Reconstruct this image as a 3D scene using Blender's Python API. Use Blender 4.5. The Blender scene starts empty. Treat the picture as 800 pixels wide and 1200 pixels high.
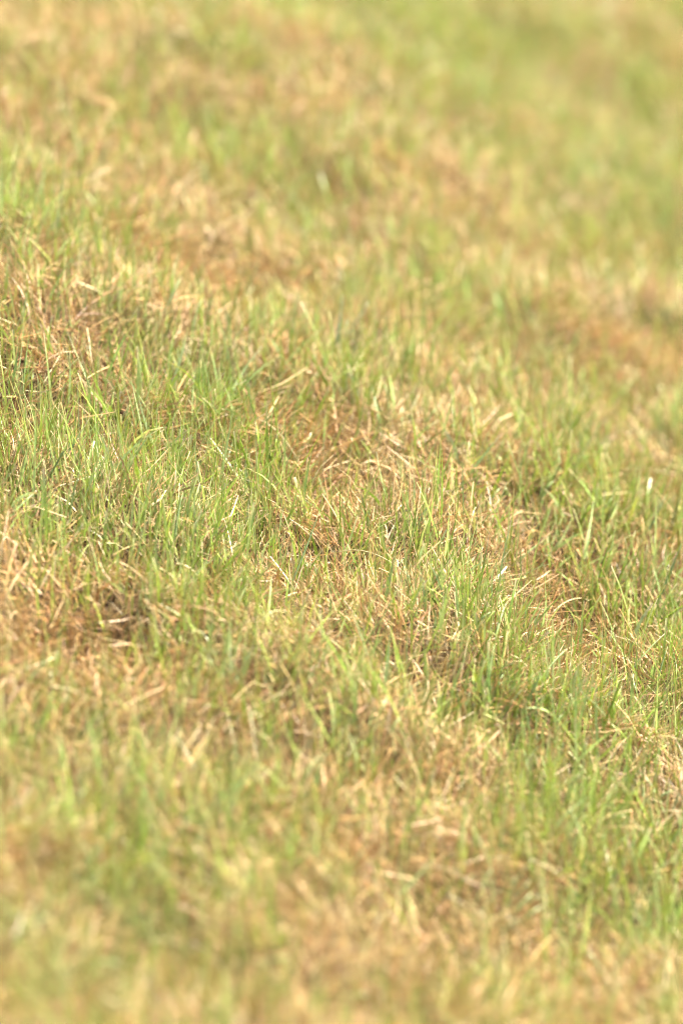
import bpy, math
import numpy as np
from mathutils import Vector, Matrix

rng = np.random.default_rng(77)
sc = bpy.context.scene
col = sc.collection

# ------------------------------------------------------------------ camera
PITCH = math.radians(19.0)
DIST = 5.0
cam_d = bpy.data.cameras.new("camera")
cam = bpy.data.objects.new("camera", cam_d)
col.objects.link(cam)
cam.location = (0.0, -DIST * math.cos(PITCH), DIST * math.sin(PITCH))
cam.rotation_euler = (math.radians(90) - PITCH, 0, 0)
cam_d.sensor_fit = 'VERTICAL'
cam_d.sensor_height = 36.0
cam_d.lens = 200.0
cam_d.clip_start = 0.05
cam_d.clip_end = 2000.0
cam_d.dof.use_dof = True
cam_d.dof.focus_distance = 4.82
cam_d.dof.aperture_fstop = 2.9
cam_d.dof.aperture_blades = 9
sc.camera = cam

# ------------------------------------------------------------------ sky, sun, exposure
SUN_EL, SUN_AZ = 58.0, 60.0          # azimuth: degrees clockwise from +Y (away from the camera)
world = bpy.data.worlds.new("World")
sc.world = world
world.use_nodes = True
wn = world.node_tree
wn.nodes.clear()
sky = wn.nodes.new("ShaderNodeTexSky")
sky.sky_type = 'NISHITA'
sky.sun_disc = False
sky.sun_elevation = math.radians(SUN_EL)
sky.sun_rotation = math.radians(SUN_AZ)
sky.air_density = 1.0
sky.dust_density = 4.0
sky.ozone_density = 0.6
bg = wn.nodes.new("ShaderNodeBackground")
bg.inputs["Strength"].default_value = 0.09
wo = wn.nodes.new("ShaderNodeOutputWorld")
wn.links.new(sky.outputs[0], bg.inputs[0])
wn.links.new(bg.outputs[0], wo.inputs[0])

sun_d = bpy.data.lights.new("sun", 'SUN')
sun_d.energy = 5.0
sun_d.angle = math.radians(6.0)
sun_d.color = (1.0, 0.945, 0.86)
sun = bpy.data.objects.new("sun", sun_d)
col.objects.link(sun)
se, sa = math.radians(SUN_EL), math.radians(SUN_AZ)
to_sun = Vector((math.sin(sa) * math.cos(se), math.cos(sa) * math.cos(se), math.sin(se)))
sun.rotation_euler = to_sun.to_track_quat('Z', 'Y').to_euler()
sun.location = to_sun * 30

sc.view_settings.view_transform = 'Standard'
sc.view_settings.look = 'None'
sc.view_settings.gamma = 1.0
sc.view_settings.use_curve_mapping = False
sc.view_settings.exposure = 2.42
sc.render.engine = 'CYCLES'
sc.cycles.use_denoising = True
sc.cycles.denoising_input_passes = "RGB_ALBEDO"
sc.cycles.denoising_prefilter = "NONE"
sc.cycles.use_adaptive_sampling = False
sc.cycles.filter_width = 1.1
sc.cycles.max_bounces = 8
sc.cycles.diffuse_bounces = 2
sc.cycles.transmission_bounces = 4
sc.cycles.sample_clamp_indirect = 6.0

# ------------------------------------------------------------------ helpers: pixels of the photograph (800 x 1200) to places
C0 = np.array(cam.location)
FWD = np.array([0, math.cos(PITCH), -math.sin(PITCH)])
UPV = np.array([0, math.sin(PITCH), math.cos(PITCH)])
RGT = np.array([1.0, 0, 0])
PXS = 36.0 / 200.0 / 1200.0          # tangent per pixel

def ray(px, py):
    return FWD + RGT * ((px - 400) * PXS) + UPV * ((600 - py) * PXS)

def sines(n, wl0, wl1, seed):
    r = np.random.default_rng(seed)
    wl = np.exp(r.uniform(math.log(wl0), math.log(wl1), n))
    a = r.uniform(0, 2 * math.pi, n)
    return np.cos(a) * 2 * math.pi / wl, np.sin(a) * 2 * math.pi / wl, r.uniform(0, 2 * math.pi, n), wl
def field(s, x, y, power=0.0):
    kx, ky, ph, wl = s
    x = np.asarray(x, float); y = np.asarray(y, float)
    out = np.zeros(np.broadcast(x, y).shape)
    for i in range(len(kx)):
        out += np.sin(kx[i] * x + ky[i] * y + ph[i]) * wl[i] ** power
    return out / math.sqrt(len(kx) / 2)

S_BIG = sines(10, 0.5, 1.4, 1)
S_MID = sines(16, 0.12, 0.4, 2)
S_FINE = sines(20, 0.04, 0.11, 3)
S_FAR = sines(8, 3.0, 12.0, 4)

SLOPE = 0.36
def plane_z(x, y):
    x = np.asarray(x, float)
    return -SLOPE * 4.0 * np.tanh(x / 4.0) + 0.055 * np.tanh((np.asarray(y, float) + 0.124 * x + 0.18) / 0.30)   # cross-slope and a low bank

def plane_hit(px, py):
    d = ray(px, py)
    t = 5.0
    for _ in range(30):
        p = C0 + d * t
        t += (plane_z(p[0], p[1]) - p[2]) / (d[2] + SLOPE * d[0])
    return C0 + d * t

# hollows and hummocks: photo pixel, radii in metres, height in metres
_h = [(90, 772, .055, .13, -.026), (190, 1085, .05, .12, -.03), (500, 1125, .05, .12, -.025), (500, 1050, .03, .08, -.01),
      (660, 725, .06, .13, -.025), (60, 385, .12, .15, .03), (110, 400, .05, .08, -.015), (130, 60, .09, .2, -.02),
      (210, 470, .09, .10, -.012), (570, 790, .12, .16, .012), (660, 1120, .06, .12, -.03), (750, 570, .05, .12, -.02),
      (400, 590, .06, .1, -.015), (630, 230, .08, .22, -.02), (300, 320, .1, .2, -.012), (470, 250, .12, .3, .02),
      (330, 900, .10, .16, .015), (780, 1020, .06, .12, -.02), (30, 900, .08, .14, -.02), (470, 570, .12, .16, .015)]
HOLLOWS = []
for px, py, rx, ry, hh in _h:
    p = plane_hit(px, py)
    HOLLOWS.append((p[0], p[1], rx, ry, hh * (1.3 if hh < 0 else 1.0)))

def ground_z(x, y):
    x = np.asarray(x, float); y = np.asarray(y, float)
    z = plane_z(x, y) + 0.014 * field(S_BIG, x, y) + 0.007 * field(S_MID, x, y) + 0.0022 * field(S_FINE, x, y)
    r = np.sqrt(x * x + y * y)
    z = z + 0.10 * field(S_FAR, x, y) * np.clip((r - 2.5) / 6.0, 0, 1)
    for hx, hy, rx, ry, hh in HOLLOWS:
        z = z + hh * np.exp(-((x - hx) / rx) ** 2 - ((y - hy) / ry) ** 2)
    return z

def hit(px, py, lift=0.0):
    """where the sight line through a pixel of the photograph meets the turf (raised by lift)"""
    d = ray(px, py)
    t0 = 3.0
    for i in range(700):
        t = t0 + i * 0.008
        p = C0 + d * t
        if p[2] < ground_z(p[0], p[1]) + lift:
            break
    return p

def depth(p):
    return float(np.dot(np.asarray(p) - C0, FWD))

# where the turf is green (+) or dry (-): photo pixel, radii in pixels, weight
_g = [(270, 190, 70, 55, .20), (650, 170, 120, 90, .10), (760, 60, 70, 80, .10), (520, 70, 60, 60, .30), (600, 30, 120, 30, .25),
      (40, 270, 80, 70, .25), (100, 290, 50, 60, .15), (410, 420, 60, 45, .35), (490, 330, 60, 50, .20), (230, 540, 90, 75, .75),
      (50, 500, 70, 70, .40), (130, 620, 90, 45, .40), (300, 470, 60, 60, .25), (715, 590, 90, 70, .45), (540, 720, 60, 55, .35),
      (620, 870, 110, 80, .40), (750, 850, 70, 80, .30), (60, 860, 80, 60, .30), (200, 970, 130, 80, .40), (700, 1010, 110, 70, .45),
      (310, 800, 80, 50, .30), (410, 670, 70, 60, .42), (570, 590, 40, 40, .20), (240, 670, 40, 50, .30), (440, 810, 70, 45, .40),
      (60, 1130, 60, 60, .15), (690, 660, 60, 50, .2), (780, 720, 40, 40, .2), (460, 480, 50, 40, .2), (620, 480, 60, 50, .25),
      (260, 30, 120, 30, .1), (420, 10, 60, 30, .15), (620, 60, 220, 60, .12), (330, 40, 120, 40, .15), (740, 200, 90, 70, .2),
      (60, 30, 90, 50, -.30), (130, 60, 60, 40, -.25), (60, 170, 70, 40, -.25), (360, 90, 60, 80, -.25), (300, 280, 60, 60, -.35),
      (500, 240, 80, 45, -.35), (90, 380, 70, 50, -.35), (430, 500, 80, 40, -.35), (520, 600, 120, 40, -.50), (90, 730, 90, 70, -.55),
      (370, 710, 80, 50, -.28), (670, 725, 50, 35, -.45), (750, 730, 60, 40, -.25), (430, 970, 90, 80, -.30), (430, 1120, 130, 80, -.30),
      (620, 1120, 70, 50, -.30), (750, 1150, 70, 60, -.30), (210, 300, 60, 50, -.25), (730, 380, 80, 80, -.25), (560, 420, 60, 40, -.2),
      (680, 300, 60, 50, -.2), (380, 560, 50, 40, -.25), (300, 650, 40, 30, -.1), (470, 770, 60, 40, -.35), (200, 1110, 90, 60, -.2),
      (30, 1010, 60, 40, -.25), (190, 830, 60, 40, -.25), (390, 370, 60, 40, -.1), (130, 520, 40, 30, -.1)]
GREEN = []
for px, py, rx, ry, w in _g:
    p = plane_hit(px, py + 26)
    m = depth(p) * PXS
    GREEN.append((p[0], p[1], rx * m * 1.05, ry * m / math.sin(PITCH) * 1.05, w))
S_G = sines(14, 0.10, 0.6, 7)
S_G2 = sines(14, 0.03, 0.10, 17)
def greenness(x, y):
    g = 0.42 + 0.05 * field(S_G, x, y) + 0.12 * field(S_G2, x, y)
    for gx, gy, rx, ry, w in GREEN:
        g = g + 0.52 * w * np.exp(-((x - gx) / rx) ** 2 - ((y - gy) / ry) ** 2)
    return np.clip(g, 0.05, 1.0)

# ------------------------------------------------------------------ materials
def leaf_material(name, rough, spec, trans, attr=True, color=None):
    m = bpy.data.materials.new(name)
    m.use_nodes = True
    nt = m.node_tree
    nt.nodes.clear()
    out = nt.nodes.new("ShaderNodeOutputMaterial")
    pb = nt.nodes.new("ShaderNodeBsdfPrincipled")
    tr = nt.nodes.new("ShaderNodeBsdfTranslucent")
    mx = nt.nodes.new("ShaderNodeMixShader")
    mx.inputs[0].default_value = trans
    at = nt.nodes.new("ShaderNodeAttribute")
    at.attribute_name = "tint"
    # fine lengthwise fibre: noise stretched over the object
    tc = nt.nodes.new("ShaderNodeTexCoord")
    no = nt.nodes.new("ShaderNodeTexNoise")
    no.inputs["Scale"].default_value = 260.0
    no.inputs["Detail"].default_value = 2.0
    nt.links.new(tc.outputs["Object"], no.inputs["Vector"])
    mr = nt.nodes.new("ShaderNodeMapRange")
    mr.inputs["From Min"].default_value = 0.3
    mr.inputs["From Max"].default_value = 0.7
    mr.inputs["To Min"].default_value = 0.60
    mr.inputs["To Max"].default_value = 0.98
    nt.links.new(no.outputs[0], mr.inputs["Value"])
    mul = nt.nodes.new("ShaderNodeVectorMath")
    mul.operation = 'SCALE'
    nt.links.new(at.outputs["Color"], mul.inputs[0])
    nt.links.new(mr.outputs[0], mul.inputs["Scale"])
    nt.links.new(mul.outputs[0], pb.inputs["Base Color"])
    nt.links.new(mul.outputs[0], tr.inputs["Color"])
    pb.inputs["Roughness"].default_value = rough
    pb.inputs["Specular IOR Level"].default_value = spec
    nt.links.new(pb.outputs[0], mx.inputs[1])
    nt.links.new(tr.outputs[0], mx.inputs[2])
    nt.links.new(mx.outputs[0], out.inputs[0])
    return m

M_GREEN = leaf_material("green_blade", 0.44, 0.42, 0.26)
M_DRY = leaf_material("dry_blade", 0.52, 0.33, 0.12)

def soil_material():
    m = bpy.data.materials.new("soil")
    m.use_nodes = True
    nt = m.node_tree
    pb = nt.nodes["Principled BSDF"]
    pb.inputs["Roughness"].default_value = 0.95
    pb.inputs["Specular IOR Level"].default_value = 0.15
    tc = nt.nodes.new("ShaderNodeTexCoord")
    n1 = nt.nodes.new("ShaderNodeTexNoise")
    n1.inputs["Scale"].default_value = 4.0
    n1.inputs["Detail"].default_value = 8.0
    n2 = nt.nodes.new("ShaderNodeTexNoise")
    n2.inputs["Scale"].default_value = 120.0
    n2.inputs["Detail"].default_value = 4.0
    for n in (n1, n2):
        nt.links.new(tc.outputs["Object"], n.inputs["Vector"])
    r1 = nt.nodes.new("ShaderNodeValToRGB")
    r1.color_ramp.elements[0].position = 0.35
    r1.color_ramp.elements[0].color = (0.06, 0.036, 0.016, 1)
    r1.color_ramp.elements[1].position = 0.68
    r1.color_ramp.elements[1].color = (0.05, 0.042, 0.016, 1)
    r2 = nt.nodes.new("ShaderNodeValToRGB")
    r2.color_ramp.elements[0].position = 0.3
    r2.color_ramp.elements[0].color = (0.35, 0.30, 0.25, 1)
    r2.color_ramp.elements[1].position = 0.75
    r2.color_ramp.elements[1].color = (1.5, 1.4, 1.25, 1)
    mm = nt.nodes.new("ShaderNodeMixRGB")
    mm.blend_type = 'MULTIPLY'
    mm.inputs[0].default_value = 1.0
    nt.links.new(n1.outputs[0], r1.inputs[0])
    nt.links.new(n2.outputs[0], r2.inputs[0])
    nt.links.new(r1.outputs[0], mm.inputs[1])
    nt.links.new(r2.outputs[0], mm.inputs[2])
    nt.links.new(mm.outputs[0], pb.inputs["Base Color"])
    bp = nt.nodes.new("ShaderNodeBump")
    bp.inputs["Strength"].default_value = 0.6
    bp.inputs["Distance"].default_value = 0.006
    nt.links.new(n2.outputs[0], bp.inputs["Height"])
    nt.links.new(bp.outputs[0], pb.inputs["Normal"])
    return m
M_SOIL = soil_material()

# ------------------------------------------------------------------ mesh building
def quads_mesh(name, verts, quads, tint, mat):
    me = bpy.data.meshes.new(name)
    nv, nq = len(verts), len(quads)
    me.vertices.add(nv)
    me.vertices.foreach_set("co", np.ascontiguousarray(verts, np.float32).ravel())
    me.loops.add(nq * 4)
    me.loops.foreach_set("vertex_index", np.ascontiguousarray(quads, np.int32).ravel())
    me.polygons.add(nq)
    me.polygons.foreach_set("loop_start", np.arange(0, nq * 4, 4, dtype=np.int32))
    me.polygons.foreach_set("use_smooth", np.ones(nq, dtype=bool))
    if tint is not None:
        a = me.attributes.new("tint", 'FLOAT_COLOR', 'POINT')
        t4 = np.ones((nv, 4), np.float32)
        t4[:, :3] = np.asarray(tint) * np.array([1.0, 1.0, 0.94])
        a.data.foreach_set("color", t4.ravel())
    me.update(calc_edges=True)
    me.materials.append(mat)
    return me

def link(name, me, kind=None, label=None, category=None, group=None, parent=None):
    o = bpy.data.objects.new(name, me)
    col.objects.link(o)
    if kind: o["kind"] = kind
    if label: o["label"] = label
    if category: o["category"] = category
    if group: o["group"] = group
    if parent: o.parent = parent
    return o

def ribbons(base, phi, th0, curl, L, W, S, turn, twist, swirl, tipw, c0, c1, c2, c1pos=0.15, tip_at=0.9, bell=0.0):
    """many blades at once: start point, lean heading, lean from upright, curl, length, width, roll, roll change, heading change,
       tip width share; colours at the base, the blade and the tip"""
    n = len(L)
    s = np.linspace(0, 1, S + 1)
    th = th0[:, None] + curl[:, None] * s[None, :] ** 1.3
    ph = phi[:, None] + swirl[:, None] * s[None, :]
    st = np.sin(th)
    T = np.stack([st * np.cos(ph), st * np.sin(ph), np.cos(th)], -1)
    P = np.zeros((n, S + 1, 3))
    P[:, 0] = base
    step = (L / S)[:, None]
    for i in range(S):
        P[:, i + 1] = P[:, i] + step * 0.5 * (T[:, i] + T[:, i + 1])
    side = np.stack([-np.sin(ph), np.cos(ph), np.zeros_like(ph)], -1)
    nor = np.cross(T, side)
    tau = turn[:, None] + twist[:, None] * s[None, :]
    sv = side * np.cos(tau)[..., None] + nor * np.sin(tau)[..., None]
    prof = (0.72 + 0.28 * np.sin(np.pi * np.clip(s * 1.2, 0, 1)))[None, :] * (1 - s[None, :] ** 2.2 * (1 - tipw[:, None]))
    hw = 0.5 * W[:, None] * prof
    V = np.empty((n, S + 1, 2, 3))
    V[:, :, 0] = P - sv * hw[..., None]
    V[:, :, 1] = P + sv * hw[..., None]
    k = np.clip(s / max(c1pos, 1e-3), 0, 1)[None, :, None]
    k2 = np.clip((s - tip_at) / max(1 - tip_at, 1e-3), 0, 1)[None, :, None]
    Cc = c0[:, None, :] * (1 - k) + c1[:, None, :] * k
    Cc = Cc * (1 - k2) + c2[:, None, :] * k2
    Cc = np.repeat(Cc[:, :, None, :], 2, axis=2)
    off = (np.arange(n) * (S + 1) * 2)[:, None]
    i = np.arange(S)[None, :]
    a = off + 2 * i
    Q = np.stack([a, a + 1, a + 3, a + 2], -1).reshape(-1, 4)
    return V.reshape(-1, 3), Q, Cc.reshape(-1, 3)

def pick(palette, weights, n, jit=0.12, r=rng):
    pal = np.array(palette)
    idx = r.choice(len(pal), n, p=np.array(weights) / np.sum(weights))
    c = pal[idx] * (1 + jit * r.normal(size=(n, 1))) * (1 + 0.05 * r.normal(size=(n, 3)))
    return np.clip(c, 0.01, 0.9)

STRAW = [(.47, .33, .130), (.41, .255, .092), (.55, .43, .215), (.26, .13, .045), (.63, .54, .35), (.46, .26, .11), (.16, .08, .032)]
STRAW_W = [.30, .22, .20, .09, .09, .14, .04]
OLD_SHADE_W = [.20, .27, .09, .20, .03, .16, .13]      # older, weathered litter, weighted darker to paint shade into gaps between blades
LEAF = [(.245, .335, .040), (.30, .39, .065), (.165, .24, .030), (.39, .475, .185), (.275, .37, .145), (.40, .435, .088)]
LEAF_W = [.24, .24, .12, .19, .13, .10]

# ------------------------------------------------------------------ the ground: one sheet out to the horizon
def axis(lo, hi, fine_lo, fine_hi, fine, grow):
    pts = list(np.arange(fine_lo, fine_hi + 1e-6, fine))
    st, p = fine, fine_hi
    while p < hi:
        st *= grow; p += st; pts.append(p)
    st, p = fine, fine_lo
    while p > lo:
        st *= grow; p -= st; pts.insert(0, p)
    return np.array(pts)
gx = axis(-400, 400, -1.1, 1.1, 0.015, 1.16)
gy = axis(-60, 700, -1.9, 2.6, 0.02, 1.16)
GX, GY = np.meshgrid(gx, gy)
GZ = ground_z(GX, GY)
gv = np.stack([GX, GY, GZ], -1).reshape(-1, 3)
nx, ny = len(gx), len(gy)
ii, jj = np.meshgrid(np.arange(nx - 1), np.arange(ny - 1))
a = (jj * nx + ii).ravel()
gq = np.stack([a, a + 1, a + 1 + nx, a + nx], -1)
link("ground", quads_mesh("ground", gv, gq, None, M_SOIL), kind="structure",
     label="brown sloping soil under the mown grass", category="ground")

# ------------------------------------------------------------------ where turf grows
def in_view(x, y, margin):
    z = ground_z(x, y)
    d = np.stack([x, y, z], -1) - C0
    dp = d @ FWD
    u = (d @ RGT) / dp / PXS + 400
    v = 600 - (d @ UPV) / dp / PXS
    m = margin / (dp * PXS)
    return (u > -m) & (u < 800 + m) & (v > -m * 0.6) & (v < 1200 + m * 0.8)

def scatter(n_core, n_rim, n_far, r=rng):
    """random places: dense where the photograph looks, thinner round about, sparse farther out. Counts are per square metre."""
    out = []
    x0, x1, y0, y1 = -1.0, 1.05, -1.75, 3.3
    n = int(n_core * (x1 - x0) * (y1 - y0))
    x = r.uniform(x0, x1, n); y = r.uniform(y0, y1, n)
    k = in_view(x, y, 0.10)
    out.append((x[k], y[k]))
    n = int(n_rim * (x1 - x0) * (y1 - y0))
    x = r.uniform(x0, x1, n); y = r.uniform(y0, y1, n)
    k = ~in_view(x, y, 0.10)
    out.append((x[k], y[k]))
    X0, X1, Y0, Y1 = -3.0, 3.0, -3.2, 6.5
    n = int(n_far * (X1 - X0) * (Y1 - Y0))
    x = r.uniform(X0, X1, n); y = r.uniform(Y0, Y1, n)
    k = (x < x0) | (x > x1) | (y < y0) | (y > y1)
    out.append((x[k], y[k]))
    return np.concatenate([o[0] for o in out]), np.concatenate([o[1] for o in out])

S_DIR = sines(10, 0.10, 0.45, 9)
S_DIR2 = sines(10, 0.10, 0.45, 10)
def comb(x, y):
    return np.arctan2(field(S_DIR, x, y), field(S_DIR2, x, y))

S_TAN = sines(14, 0.08, 0.5, 23)
def litter_tint(x, y):
    """dead grass goes from bleached to rust brown from patch to patch, rustier where little green grows"""
    k = np.clip(0.62 - 0.55 * (greenness(x, y) - 0.25) / 0.4 + 0.30 * field(S_TAN, x, y), 0, 1)[:, None]
    return np.array([1.02, 1.04, 1.06]) * (1 - k) + np.array([1.03, .94, .88]) * k

# ------------------------------------------------------------------ thatch: matted dead blades lying on the soil
def clumped(n_core, n_rim, n_far, k, spread):
    cx, cy = scatter(n_core / k, n_rim / k, n_far / k)
    cnt = rng.poisson(k, len(cx))
    cid = np.repeat(np.arange(len(cx)), cnt)
    x = cx[cid] + rng.normal(0, spread, len(cid))
    y = cy[cid] + rng.normal(0, spread, len(cid))
    return cx, cy, cid, x, y

cx, cy, cid, x, y = clumped(33000, 6500, 600, 7, 0.010)
n = len(x)
cphi = comb(cx, cy) + rng.normal(0, 0.9, len(cx))
phi = cphi[cid] + rng.normal(0, 0.7, n)
L = rng.gamma(6, 0.0047, n).clip(0.010, 0.06)
base = np.stack([x, y, ground_z(x, y) + rng.uniform(0.000, 0.018, n)], -1)
th0 = rng.normal(1.22, 0.28, n).clip(0.4, 1.7)
curl = rng.normal(0.2, 0.35, n)
W = rng.gamma(5, 0.00020, n).clip(0.0005, 0.0024)
cb = pick(STRAW, OLD_SHADE_W, len(cx), 0.12)
c1 = np.clip(0.45 * cb[cid] + 0.55 * pick(STRAW, OLD_SHADE_W, n, 0.18), 0.01, .9) * litter_tint(x, y)
V, Q, T = ribbons(base, phi, th0, curl, L, W, 2, rng.uniform(-1.2, 1.2, n), rng.normal(0, 1.0, n), rng.normal(0, 0.5, n),
                  rng.uniform(0.2, 0.8, n), c1 * .8, c1, c1 * 1.05)
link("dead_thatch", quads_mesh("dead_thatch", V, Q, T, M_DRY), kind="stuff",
     label="matted tan and brown dead grass lying over the soil", category="dry grass")

# ------------------------------------------------------------------ standing dry blades and stubble
cx, cy, cid, x, y = clumped(50000, 5500, 450, 6, 0.014)
n = len(x)
g = greenness(x, y)
keep = rng.uniform(size=n) < (1.05 - 0.40 * g)
cid, x, y = cid[keep], x[keep], y[keep]
n = len(x)
cphi = comb(cx, cy) + rng.normal(0, 0.8, len(cx))
phi = cphi[cid] + rng.normal(0, 0.9, n)
L = rng.gamma(8, 0.0034, n).clip(0.010, 0.055)
base = np.stack([x, y, ground_z(x, y) + rng.uniform(-0.002, 0.012, n)], -1)
th0 = np.abs(rng.normal(0.45, 0.30, n)).clip(0, 1.3)
curl = rng.normal(0.22, 0.40, n)
W = rng.gamma(5, 0.00016, n).clip(0.0004, 0.0022)
cb = pick(STRAW, STRAW_W, len(cx), 0.10)
c1 = np.clip(0.4 * cb[cid] + 0.6 * pick(STRAW, STRAW_W, n, 0.14), 0.01, .9) * litter_tint(x, y)
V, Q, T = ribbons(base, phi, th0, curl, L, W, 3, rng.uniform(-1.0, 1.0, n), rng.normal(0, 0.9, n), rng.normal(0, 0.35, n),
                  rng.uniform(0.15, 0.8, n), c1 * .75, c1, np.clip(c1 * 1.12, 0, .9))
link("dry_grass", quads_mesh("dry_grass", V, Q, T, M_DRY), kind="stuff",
     label="short straw coloured grass stubble standing among the green blades", category="dry grass")

# ------------------------------------------------------------------ living grass, in tufts
k = 4
cx, cy = scatter(9500, 1500, 130)
g = greenness(cx, cy)
keep = rng.uniform(size=len(cx)) < g ** 1.15
cx, cy, g = cx[keep], cy[keep], g[keep]
cnt = rng.poisson(k, len(cx)) + 1
cid = np.repeat(np.arange(len(cx)), cnt)
n = len(cid)
spread = rng.uniform(0.005, 0.026, len(cx))[cid]
x = cx[cid] + rng.normal(0, 1, n) * spread
y = cy[cid] + rng.normal(0, 1, n) * spread
phi = rng.vonmises(0.1, 0.7, len(cx))[cid] + rng.normal(0, 0.9, n)
hs = (0.70 + 0.45 * g) * rng.uniform(0.75, 1.25, len(cx))
L = (rng.gamma(9, 0.0049, n) * hs[cid]).clip(0.012, 0.085)
lean = rng.uniform(0.05, 0.5, len(cx))
th0 = np.abs(rng.normal(0, 1, n) * 0.22 + lean[cid]).clip(0, 1.2)
curl = rng.normal(0.2, 0.30, n)
fine = rng.uniform(size=len(cx)) < 0.5
W = np.where(fine[cid], rng.gamma(9, 0.00012, n), rng.gamma(10, 0.00022, n)).clip(0.0006, 0.0038)
base = np.stack([x, y, ground_z(x, y) + rng.uniform(-0.002, 0.006, n)], -1)
cb = pick(LEAF, LEAF_W, len(cx), 0.14)
c1 = np.clip(0.65 * cb[cid] + 0.35 * pick(LEAF, LEAF_W, n, 0.14), 0.01, .9)
c0 = c1 * np.array([1.05, .92, 1.1])
tipdry = rng.uniform(size=n) < 0.45
c2 = np.where(tipdry[:, None], pick([(.58, .49, .28), (.46, .33, .13)], [.6, .4], n), c1)
V, Q, T = ribbons(base, phi, th0, curl, L, W, 4, rng.normal(0, 0.9, n), rng.normal(0, 0.7, n), rng.normal(0, 0.25, n),
                  np.where(tipdry, rng.uniform(.25, .8, n), 0.06), c0, c1, c2, 0.3, 0.8)
link("green_grass", quads_mesh("green_grass", V, Q, T, M_GREEN), kind="stuff",
     label="fresh green mown grass growing in patches through the dead thatch", category="grass")

# ------------------------------------------------------------------ single blades, stems and tufts one can pick out
def spine_mesh(name, P, W, tints, mat, roll, twist, round_stem=False, tipw=0.08, fold=0.35, basew=0.75):
    """one blade: a closed folded strip (or a thin round stem) along the points P, tapering to its tip"""
    P = np.asarray(P, float)
    S = len(P) - 1
    T = np.gradient(P, axis=0)
    T /= np.linalg.norm(T, axis=1)[:, None]
    ref = FWD if abs(np.dot(T[0], FWD)) < 0.9 else UPV
    side = np.cross(T, ref)
    side /= np.linalg.norm(side, axis=1)[:, None]
    nor = np.cross(side, T)
    s = np.linspace(0, 1, S + 1)
    tau = roll + twist * s
    sv = side * np.cos(tau)[:, None] + nor * np.sin(tau)[:, None]
    nv = -side * np.sin(tau)[:, None] + nor * np.cos(tau)[:, None]
    prof = (basew + (1 - basew) * np.sin(np.pi * np.clip(s * 1.3, 0, 1) * 0.5)) * (1 - s ** 2.6 * (1 - tipw))
    hw = (0.5 * W * prof)[:, None]
    if round_stem:
        ring = [P + (math.cos(q) * sv + math.sin(q) * nv) * hw for q in np.linspace(0, 2 * math.pi, 7)[:-1]]
    else:
        th = 0.00013
        ring = [P - sv * hw, P - nv * (hw * fold + th), P + sv * hw, P - nv * (hw * fold - th)]
    K = len(ring)
    V = np.stack(ring, 1).reshape(-1, 3)
    q = []
    for i in range(S):
        for j in range(K):
            q.append((i * K + j, i * K + (j + 1) % K, (i + 1) * K + (j + 1) % K, (i + 1) * K + j))
    if K == 4:
        q += [(0, 3, 2, 1), (S * K, S * K + 1, S * K + 2, S * K + 3)]
    else:
        q += [(0, 5, 4, 3), (0, 3, 2, 1), (S * K, S * K + 1, S * K + 2, S * K + 3), (S * K, S * K + 3, S * K + 4, S * K + 5)]
    b, m, t = [np.array(c) for c in tints]
    k1 = np.clip(s / 0.3, 0, 1)[:, None]
    k2 = np.clip((s - 0.84) / 0.16, 0, 1)[:, None]
    C = (b * (1 - k1) + m * k1) * (1 - k2) + t * k2
    return quads_mesh(name, V, np.array(q), np.repeat(C[:, None, :], K, axis=1).reshape(-1, 3), mat)

def bez(p0, p1, p2, S):
    u = np.linspace(0, 1, S + 1)[:, None]
    return (1 - u) ** 2 * p0 + 2 * u * (1 - u) * p1 + u ** 2 * p2

G_MID, G_DARK, G_PALE, G_SAGE, G_TEAL, G_YEL = (.255, .36, .038), (.15, .24, .028), (.32, .41, .15), (.265, .36, .14), (.23, .37, .25), (.42, .42, .065)
D_PALE, D_STRAW, D_TAN, D_BROWN, D_RUST = (.56, .46, .25), (.47, .325, .13), (.41, .25, .085), (.26, .13, .045), (.38, .18, .06)

def standing_blade(name, label, foot, tip, width_mm, c, tip_c=None, bow=0.0, lean=0.0, group="single grass blades that stand out", dry=False, hidden=24, cat="grass blade", tipw=0.08):
    """foot and tip are seen in the photograph; the blade goes on below the foot into the turf"""
    f0 = np.array(foot, float)
    t0 = np.array(tip, float)
    dirn = (f0 - t0) / np.linalg.norm(f0 - t0)
    root_px = f0 + dirn * hidden + np.array([0, hidden * 0.3])
    root = hit(root_px[0], root_px[1], 0.002)
    D = depth(root)
    tipw_p = C0 + ray(*t0) * (D + lean)
    mid_px = 0.5 * (root_px + t0) + np.array([-(t0 - f0)[1], (t0 - f0)[0]]) / np.linalg.norm(t0 - f0) * bow
    mid = C0 + ray(*mid_px) * (D + lean * 0.3)
    P = bez(root, mid, tipw_p, 9) - root
    tc = tip_c or c
    me = spine_mesh(name, P, width_mm / 1000, (np.array(c) * np.array([1.05, .92, 1.0]), c, tc), M_DRY if dry else M_GREEN,
                    rng.uniform(-.6, .6), rng.uniform(-.7, .7), tipw=tipw)
    o = link(name, me, label=label, category=cat, group=group)
    o.location = root
    return o

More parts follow.
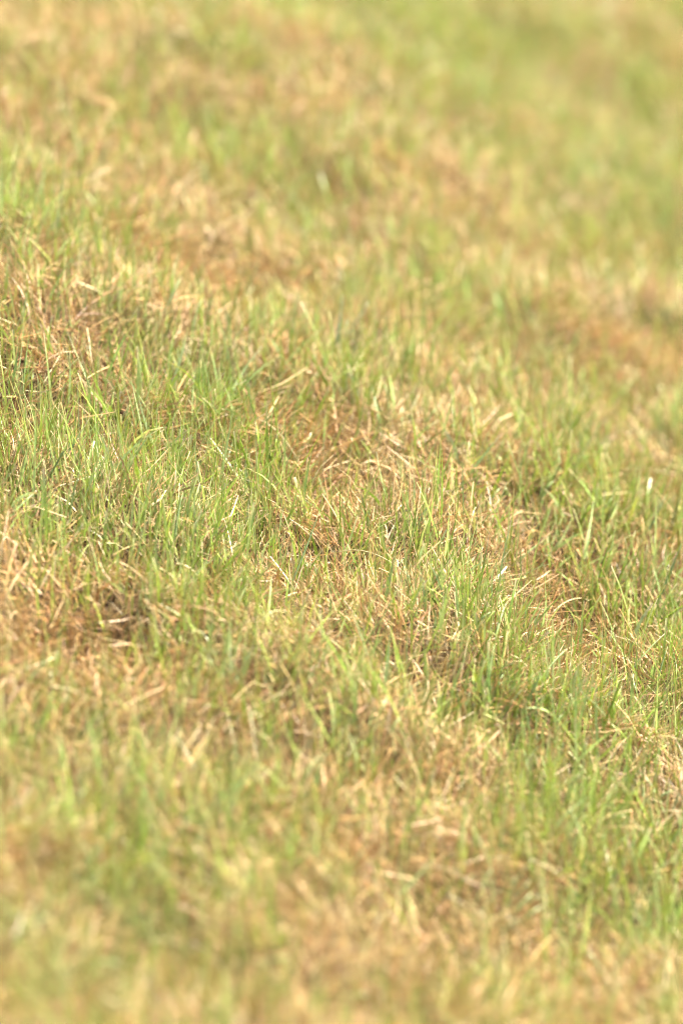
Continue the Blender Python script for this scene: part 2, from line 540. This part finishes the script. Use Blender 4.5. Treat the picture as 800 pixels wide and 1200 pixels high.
def lying_stem(name, label, a_px, b_px, width_mm, c, arch=0.006, lift=(.029, .029), round_stem=False, group="dry stems lying on the turf", cat="dry stem", bend=0.0):
    A = hit(a_px[0], a_px[1], lift[0])
    B = hit(b_px[0], b_px[1], lift[1])
    # keep the stem nearly across the view: both ends within a few centimetres in depth
    dA, dB = depth(A), depth(B)
    lim = 0.05
    if abs(dA - dB) > lim:
        m = 0.5 * (dA + dB)
        sg = 1 if dA > dB else -1
        A = C0 + ray(*a_px) * (m + sg * lim / 2)
        B = C0 + ray(*b_px) * (m - sg * lim / 2)
    # never under the turf
    for E in (A, B):
        pass
    mid = 0.5 * (A + B) + np.array([bend, 0, arch * 2])
    P = bez(A, mid, B, 8) - A
    me = spine_mesh(name, P, width_mm / 1000, (np.array(c) * .92, c, np.clip(np.array(c) * 1.08, 0, .9)), M_DRY,
                    rng.uniform(-.5, .5), rng.uniform(-.8, .8), round_stem=round_stem, tipw=.55, fold=.25, basew=.9)
    o = link(name, me, label=label, category=cat, group=group)
    o.location = A
    return o

for a in [
    ("dark green blade arching over the straw behind the lush tuft, whitish tip", (304, 515), (282, 434), 2.4, G_DARK, D_PALE, 6),
    ("slim upright green blade, tallest on the straw side of the lush tuft", (327, 535), (314, 432), 2.2, G_MID, D_PALE, 4),
    ("broad green blade cut off by the picture's edge, leaning over dry straw", (768, 702), (798, 636), 3.6, G_SAGE, None, 3),
    ("stout bright green blade, first of the row of three beside the brown hollow", (698, 694), (716, 627), 3.4, G_MID, D_PALE, -3),
    ("stout bright green blade, middle of the row of three beside the brown hollow", (722, 690), (744, 622), 3.0, G_MID, D_PALE, -3),
    ("stout green blade, last of the row of three beside the brown hollow", (733, 685), (752, 632), 2.8, G_YEL, G_PALE, -2),
    ("pale soft-focus blade slanting up behind the row of three stout blades", (748, 636), (780, 580), 3.6, G_PALE, None, 2),
    ("thin dark green stem slanting over the pale fine grass", (499, 694), (544, 627), 1.7, G_DARK, D_TAN, -2),
    ("yellow-green blade slanting up from the middle tuft, dark side turned", (551, 712), (574, 646), 2.6, G_MID, D_STRAW, -3),
    ("slim blade standing straight up before the orange straw band", (556, 634), (560, 587), 2.2, G_PALE, D_PALE, 0),
    ("short very broad green blade low in the middle tuft", (519, 712), (531, 669), 4.2, G_MID, None, 0),
    ("broad green blade pointing up and sideways below the middle tuft", (556, 766), (578, 738), 3.8, G_MID, None, 2),
    ("broad whitish green blade fanning out of the large pale tuft", (612, 842), (648, 805), 4.2, G_PALE, D_PALE, -4),
    ("second whitish green blade of the large pale tuft, steeper", (610, 838), (634, 788), 3.6, G_SAGE, None, -3),
    ("broad bright green blade slanting in the sharp turf beyond the pale tuft", (706, 846), (730, 787), 3.6, G_MID, None, 2),
    ("shorter broad green blade next to the slanting bright one", (689, 828), (701, 790), 3.4, G_YEL, None, 0),
    ("dark green blade bending down at the picture's edge over straw", (801, 804), (787, 758), 3.2, G_DARK, None, -4),
    ("long pale green blade slanting through orange straw mid picture", (341, 677), (374, 599), 2.6, G_SAGE, D_PALE, 3),
    ("yellowish long narrow blade slanting low over orange straw", (338, 700), (383, 668), 2.4, G_YEL, None, 3),
    ("bright green pointed blade, tallest of the lush tuft", (191, 520), (200, 484), 3.4, G_MID, None, 2),
    ("long thin green blade leaning away over the tuft near the dry mound", (80, 494), (40, 425), 1.9, G_DARK, None, -4),
    ("teal green soft-focus blade standing in the bluish clump", (388, 414), (401, 346), 4.0, G_TEAL, None, 5),
    ("teal green soft-focus blade slanting out of the bluish clump", (400, 404), (432, 354), 3.0, G_TEAL, None, -4),
    ("dark soft-focus blade slanting beside the bluish clump", (342, 424), (363, 378), 2.8, G_DARK, None, 3),
    ("blurred light green blade over the orange straw at the bottom", (470, 1040), (508, 1004), 3.2, G_PALE, None, 4),
    ("blurred pale blade rising from the bottom border past the round hole", (474, 1194), (508, 1144), 4.0, G_PALE, None, -3),
    ("wide blurred bright green blade above the bent brown leaf", (686, 1102), (691, 1048), 5.0, G_MID, None, 0),
    ("blurred bluish green blade slanting steeply in the near green patch", (708, 1036), (738, 1000), 3.4, G_SAGE, None, 2),
    ("wide blurred light green blade across the near olive patch", (84, 1020), (136, 968), 4.6, G_PALE, None, 5),
    ("blurred bright green blade by the pale straws of the near hollow", (50, 850), (61, 812), 4.4, G_MID, None, 2),
    ("upright green blade standing alone before the orange straw", (397, 884), (392, 802), 3.6, G_MID, G_PALE, 3),
    ("thin pale tipped blade standing above the dry mound", (20, 378), (27, 363), 1.6, G_PALE, D_PALE, 2),
]:
    label, foot, tip, w, c, tc, bow = a
    standing_blade("long_grass_leaf", label, foot, tip, w * 0.88, c, tc, bow, lean=rng.uniform(-.02, .02))

for a in [
    ("long pale arching stem across the fine sage grass mid picture", (393, 648), (477, 674), 1.5, D_PALE, .010, True),
    ("short bleached flake of straw under the lush tuft, slightly curved", (206, 661), (232, 675), 2.6, D_PALE, .003, False),
    ("pale hooped straw arching over green grass below the orange straw", (306, 729), (344, 727), 2.0, (.50, .45, .20), .009, False),
    ("long tan straw running behind the lush tuft", (251, 521), (301, 542), 1.8, D_STRAW, .001, True),
    ("thin pale bowed stem drooping beyond the lush tuft", (300, 491), (350, 541), 1.3, D_PALE, .008, True),
    ("straight pale straw slanting over orange thatch", (339, 608), (368, 632), 1.5, D_PALE, .001, True),
    ("flat cream straw lying on the soft-focus dry mound", (90, 331), (121, 345), 3.2, D_PALE, .001, False),
    ("tan straw lying level below the dry mound", (100, 445), (141, 426), 2.4, D_STRAW, .002, False),
    ("pale curved blade lying over the brown hollow's rim", (645, 720), (681, 701), 2.0, D_PALE, .004, False),
    ("short pale straw between the hollow and the edge blade", (755, 686), (766, 706), 2.2, D_STRAW, .001, False),
    ("yellowish straw lying under the large pale tuft", (564, 836), (603, 856), 2.2, (.47, .45, .16), .001, False),
    ("tan straw above the dry hollow, pointing at the lush tuft", (130, 653), (166, 637), 2.4, D_STRAW, .002, False),
    ("tan straw crossing the top of the dry hollow", (57, 672), (81, 701), 2.0, D_STRAW, .001, False),
    ("cream stub of straw poking out above the dry hollow", (115, 634), (123, 651), 2.0, D_PALE, .000, False),
    ("long tan straw standing slantwise in the dry hollow", (58, 738), (76, 700), 2.2, D_STRAW, .000, False),
    ("blurred cream straw lying level in front of the dry hollow", (60, 805), (92, 812), 3.2, D_PALE, .001, False),
    ("blurred tan straw slanting down in front of the dry hollow", (90, 785), (121, 811), 2.8, D_STRAW, .002, False),
    ("blurred brownish straw lying level over the near green patch", (72, 872), (122, 878), 3.0, D_STRAW, .002, False),
    ("short cream straw standing up in the near brown patch by the edge", (781, 1082), (786, 1050), 2.6, D_PALE, .000, False),
    ("bent brown leaf, rising limb, in the near brown patch", (621, 1128), (651, 1096), 3.2, D_STRAW, .003, False),
    ("blurred straw at the bottom border", (552, 1196), (586, 1176), 2.0, D_STRAW, .002, False),
    ("pale straw lying above the near green patch, part of a fork", (620, 1007), (655, 1025), 2.0, D_PALE, .001, False),
    ("blurred straw lying behind the fine sage grass", (421, 472), (458, 493), 2.4, D_STRAW, .001, False),
    ("soft-focus pale blade standing in the green beyond the hollow", (709, 550), (700, 518), 2.4, D_PALE, .000, False),
    ("cream blade leaning among the green grass below the dry mound", (51, 450), (75, 409), 1.8, D_PALE, .000, False),
    ("broken pale blade hanging down beneath the dry mound", (102, 384), (108, 425), 2.2, D_PALE, .002, False),
    ("thin bleached straw lying across the orange straw band", (512, 640), (534, 630), 1.6, D_PALE, .001, True),
    ("bleached straw lying in the sharp straw between the two big tufts", (598, 768), (618, 782), 1.7, D_PALE, .002, False),
    ("pale slanting straw at the near side of the large pale tuft", (665, 881), (687, 907), 2.4, (.50, .47, .22), .001, False),
    ("blurred long straw bridging the orange straw at the bottom", (415, 1060), (446, 1040), 2.0, D_STRAW, .004, False),
    ("blurred long pale straw in the near sage green patch", (565, 1090), (602, 1064), 1.9, D_STRAW, .002, False),
    ("blurred reddish straw lying on the far dry ground", (100, 118), (150, 128), 4.0, D_RUST, .003, False),
]:
    label, p, q, w, c, arch, rnd = a
    lying_stem("dry_straw", label, p, q, w * 0.68, c, arch, round_stem=rnd)

# tufts: a thing each, every blade a part of it
VAR, DRYVAR = [], []
def arc(cv, S=8):
    P = np.zeros((S, 3))
    ang = cv * np.linspace(0, 1, S) ** 1.4 * 1.6
    for q in range(1, S):
        P[q] = P[q - 1] + np.array([math.sin(ang[q]), 0, math.cos(ang[q])]) / (S - 1)
    return P
for c, tcol in [(G_MID, None), (G_MID, D_PALE), (G_DARK, None), (G_PALE, D_PALE), (G_SAGE, None), (G_SAGE, D_PALE), (G_YEL, D_STRAW), (G_TEAL, None)]:
    for cv in (0.10, 0.30, 0.62):
        P = arc(cv)
        rl, tw = rng.uniform(.6, 1.5), rng.uniform(-.9, .9)
        foot = np.array(c) * np.array([1.1, .95, 1.1])
        if tcol is None:
            VAR.append((spine_mesh("blade", P, 0.045, (foot, c, c), M_GREEN, rl, tw), None))
        else:
            me = spine_mesh("blade", P[:-1], 0.045, (foot, c, c), M_GREEN, rl, tw, tipw=.62)
            u = (P[-1] - P[-2])
            tp = spine_mesh("cut_tip", np.array([P[-2] - u * .12, P[-2] + u * .15, P[-2] + u * .3, P[-2] + u * .5]), 0.045 * .46, (tcol, tcol, tcol), M_DRY, rl + tw, .1, tipw=.35, basew=1.0)
            VAR.append((me, tp))
for c in (D_STRAW, D_PALE, D_TAN, D_STRAW):
    DRYVAR.append(spine_mesh("dry_blade", arc(rng.uniform(.3, 1.0)), 0.040, (np.array(c) * .8, c, c), M_DRY, rng.uniform(.3, 1.5), rng.uniform(-1, 1), tipw=.3))

def tuft(label, px, py, n, h_cm, spread, hues, lean_x=0.15, wide=1.0, group="green tufts that stand out in the turf"):
    p = hit(px, py, 0.0)
    root = link("grass_tuft", None, label=label, category="grass tuft", group=group)
    root.location = p
    n = int(n * 1.1)
    for i in range(n + n // 4):
        dead = i >= n
        if dead:
            me, tp = DRYVAR[int(rng.integers(len(DRYVAR)))], None
        else:
            me, tp = VAR[hues[int(rng.integers(len(hues)))] * 3 + int(rng.choice(3, p=[.4, .4, .2]))]
        o = bpy.data.objects.new("dry_blade" if dead else "blade", me)
        col.objects.link(o)
        o.parent = root
        if tp:
            q = bpy.data.objects.new("cut_tip", tp)
            col.objects.link(q)
            q.parent = o
        dx, dy = rng.normal(0, spread), rng.normal(0, spread)
        o.location = (dx, dy, float(ground_z(p[0] + dx, p[1] + dy) - p[2]) - 0.002)
        h = h_cm / 100 * 0.80 * rng.uniform(0.45, 1.08) * (.75 if dead else 1)
        az = math.atan2(dy, dx) + rng.normal(0, .8)
        tilt = abs(rng.normal(0.12, 0.16)) + 6 * math.hypot(dx, dy)
        tx, ty = math.sin(tilt) * math.cos(az) + lean_x, math.sin(tilt) * math.sin(az)
        az2, t2 = math.atan2(ty, tx), min(math.hypot(tx, ty), 1.0)
        o.rotation_euler = (Matrix.Rotation(az2, 3, 'Z') @ Matrix.Rotation(math.asin(t2), 3, 'Y') @ Matrix.Rotation(rng.uniform(-1.2, 1.2), 3, 'Z')).to_euler()
        ws = max(0.0024 / 0.045 * wide * rng.uniform(.7, 1.2), h * .42) * (.6 if dead else 1)
        o.scale = (ws, ws, h)
    return root

for t in [
    ("lush bright green tuft in sharp focus, the fullest in the picture", 195, 655, 30, 8.0, .022, (0, 1, 4, 6), .06),
    ("green tuft between the lush tuft and the picture's edge", 112, 640, 22, 6.5, .020, (0, 1, 2), .05),
    ("thin green tuft under the dry mound at the picture's edge", 30, 575, 20, 7.0, .018, (0, 4, 5), .05),
    ("tall loose tuft behind the lush tuft, blades tipped white", 318, 585, 14, 9.0, .016, (1, 2, 1), .05),
    ("tuft with broad blades in the middle of the picture, before the orange straw band", 530, 745, 22, 6.5, .020, (0, 1, 2, 3), .15),
    ("large pale green tuft with broad fanned blades on the nearer slope", 605, 880, 26, 8.0, .024, (3, 3, 4, 0), .22),
    ("sharp bright green tuft beyond the large pale tuft, blades slanting", 705, 870, 22, 7.0, .020, (0, 1, 6), .25),
    ("upright tuft beside the brown hollow", 712, 720, 14, 7.5, .014, (0, 1, 0), .18),
    ("soft-focus green tuft behind the edge blade", 775, 650, 16, 8.0, .018, (0, 3, 6), .10),
    ("soft-focus tall green tuft behind the brown hollow", 668, 625, 18, 8.5, .018, (0, 1, 3), .02),
    ("blurred bright green tuft far up the slope", 275, 220, 20, 8.5, .022, (0, 6, 1), .05),
    ("bluish green blurred clump above the straw", 385, 440, 14, 7.5, .018, (7, 7, 4), .10),
    ("green tuft at the picture's edge on the near slope, blades slanting strongly", 770, 1010, 24, 8.0, .024, (0, 3, 4, 6), .30),
    ("blurred sage green tuft in the near bluish green patch", 560, 1090, 18, 7.0, .022, (4, 5, 3), .35),
    ("blurred light green tuft in the near olive patch", 130, 1030, 24, 8.0, .028, (0, 3, 6), .35),
    ("blurred green tuft by the level pale straws", 40, 880, 20, 7.5, .022, (0, 4, 0), .15),
    ("soft-focus slim green tuft above the orange straw band", 566, 620, 10, 7.0, .012, (0, 3), .03),
    ("blurred olive tuft far up the slope near the darkest grass", 640, 260, 16, 8.0, .026, (4, 3, 6), .10),
    ("blurred teal tinged tuft at the far edge of the dry mound", 45, 320, 18, 8.5, .022, (4, 7, 0), .12),
    ("loose green tuft under the orange straw, soft focus, pale blades", 300, 830, 18, 6.5, .024, (3, 4, 0), .05),
    ("fine sage green tuft in sharp focus between orange straw and the middle tuft", 420, 705, 26, 5.5, .026, (4, 5, 4, 3), .05),
    ("slender bright tuft overlapping the near side of the lush tuft", 245, 705, 18, 6.5, .018, (0, 1, 4), .02),
    ("green tuft tucked under the thin tuft, soft straw in front", 60, 640, 18, 6.0, .020, (0, 6, 1), .08),
    ("short green tuft rising through the dry hollow's rim", 125, 745, 10, 4.5, .016, (0, 6), .06),
    ("bright green tuft sticking up at the upper rim of the near olive patch", 180, 800, 14, 6.0, .018, (0, 1), .12),
    ("dense fine tuft between the large pale tuft and the orange straw", 535, 850, 24, 6.5, .022, (4, 3, 0, 2), .12),
    ("sharp tuft of narrow blades at the picture's edge over pale straw", 775, 850, 22, 6.5, .022, (4, 1, 0), .20),
    ("green tuft in front of the large pale tuft, softly out of focus", 660, 960, 24, 7.0, .024, (0, 3, 4), .28),
    ("soft-focus green tuft above the pale straw, beside the bluish clump", 480, 520, 14, 6.5, .020, (0, 4, 3), .05),
    ("soft-focus tuft of upright blades above the middle tuft's straw", 610, 590, 14, 6.5, .016, (0, 3), .00),
    ("blurred dark olive tuft high on the slope", 530, 105, 16, 8.0, .028, (2, 4, 6), .08),
    ("blurred green tuft in the topmost corner patch", 750, 120, 20, 8.5, .03, (4, 0, 2), .08),
    ("blurred yellow-green tuft between two straw patches far up", 600, 330, 16, 7.5, .024, (6, 3, 0), .08),
    ("soft-focus green tuft behind the dry mound's straw", 165, 400, 16, 7.0, .020, (3, 4, 0), .06),
    ("soft tuft above the lush tuft with fine slanting blades", 250, 470, 18, 7.0, .020, (0, 1, 4), .18),
    ("small green tuft beside the lone upright blade", 440, 880, 14, 5.5, .018, (0, 3, 4), .10),
    ("blurred pale tuft between the near hollow and the orange straw", 330, 960, 18, 6.5, .022, (3, 4, 6), .15),
    ("blurred green tuft leaning over the bottom border", 290, 1180, 18, 7.0, .026, (4, 3, 0), .30),
    ("blurred green tuft beside the bent brown leaf", 745, 1110, 16, 6.0, .020, (0, 4, 6), .20),
    ("blurred yellow-green tuft at the near edge above the bottom border", 40, 1130, 18, 7.0, .026, (6, 3, 4), .30),
]:
    tuft(*t)
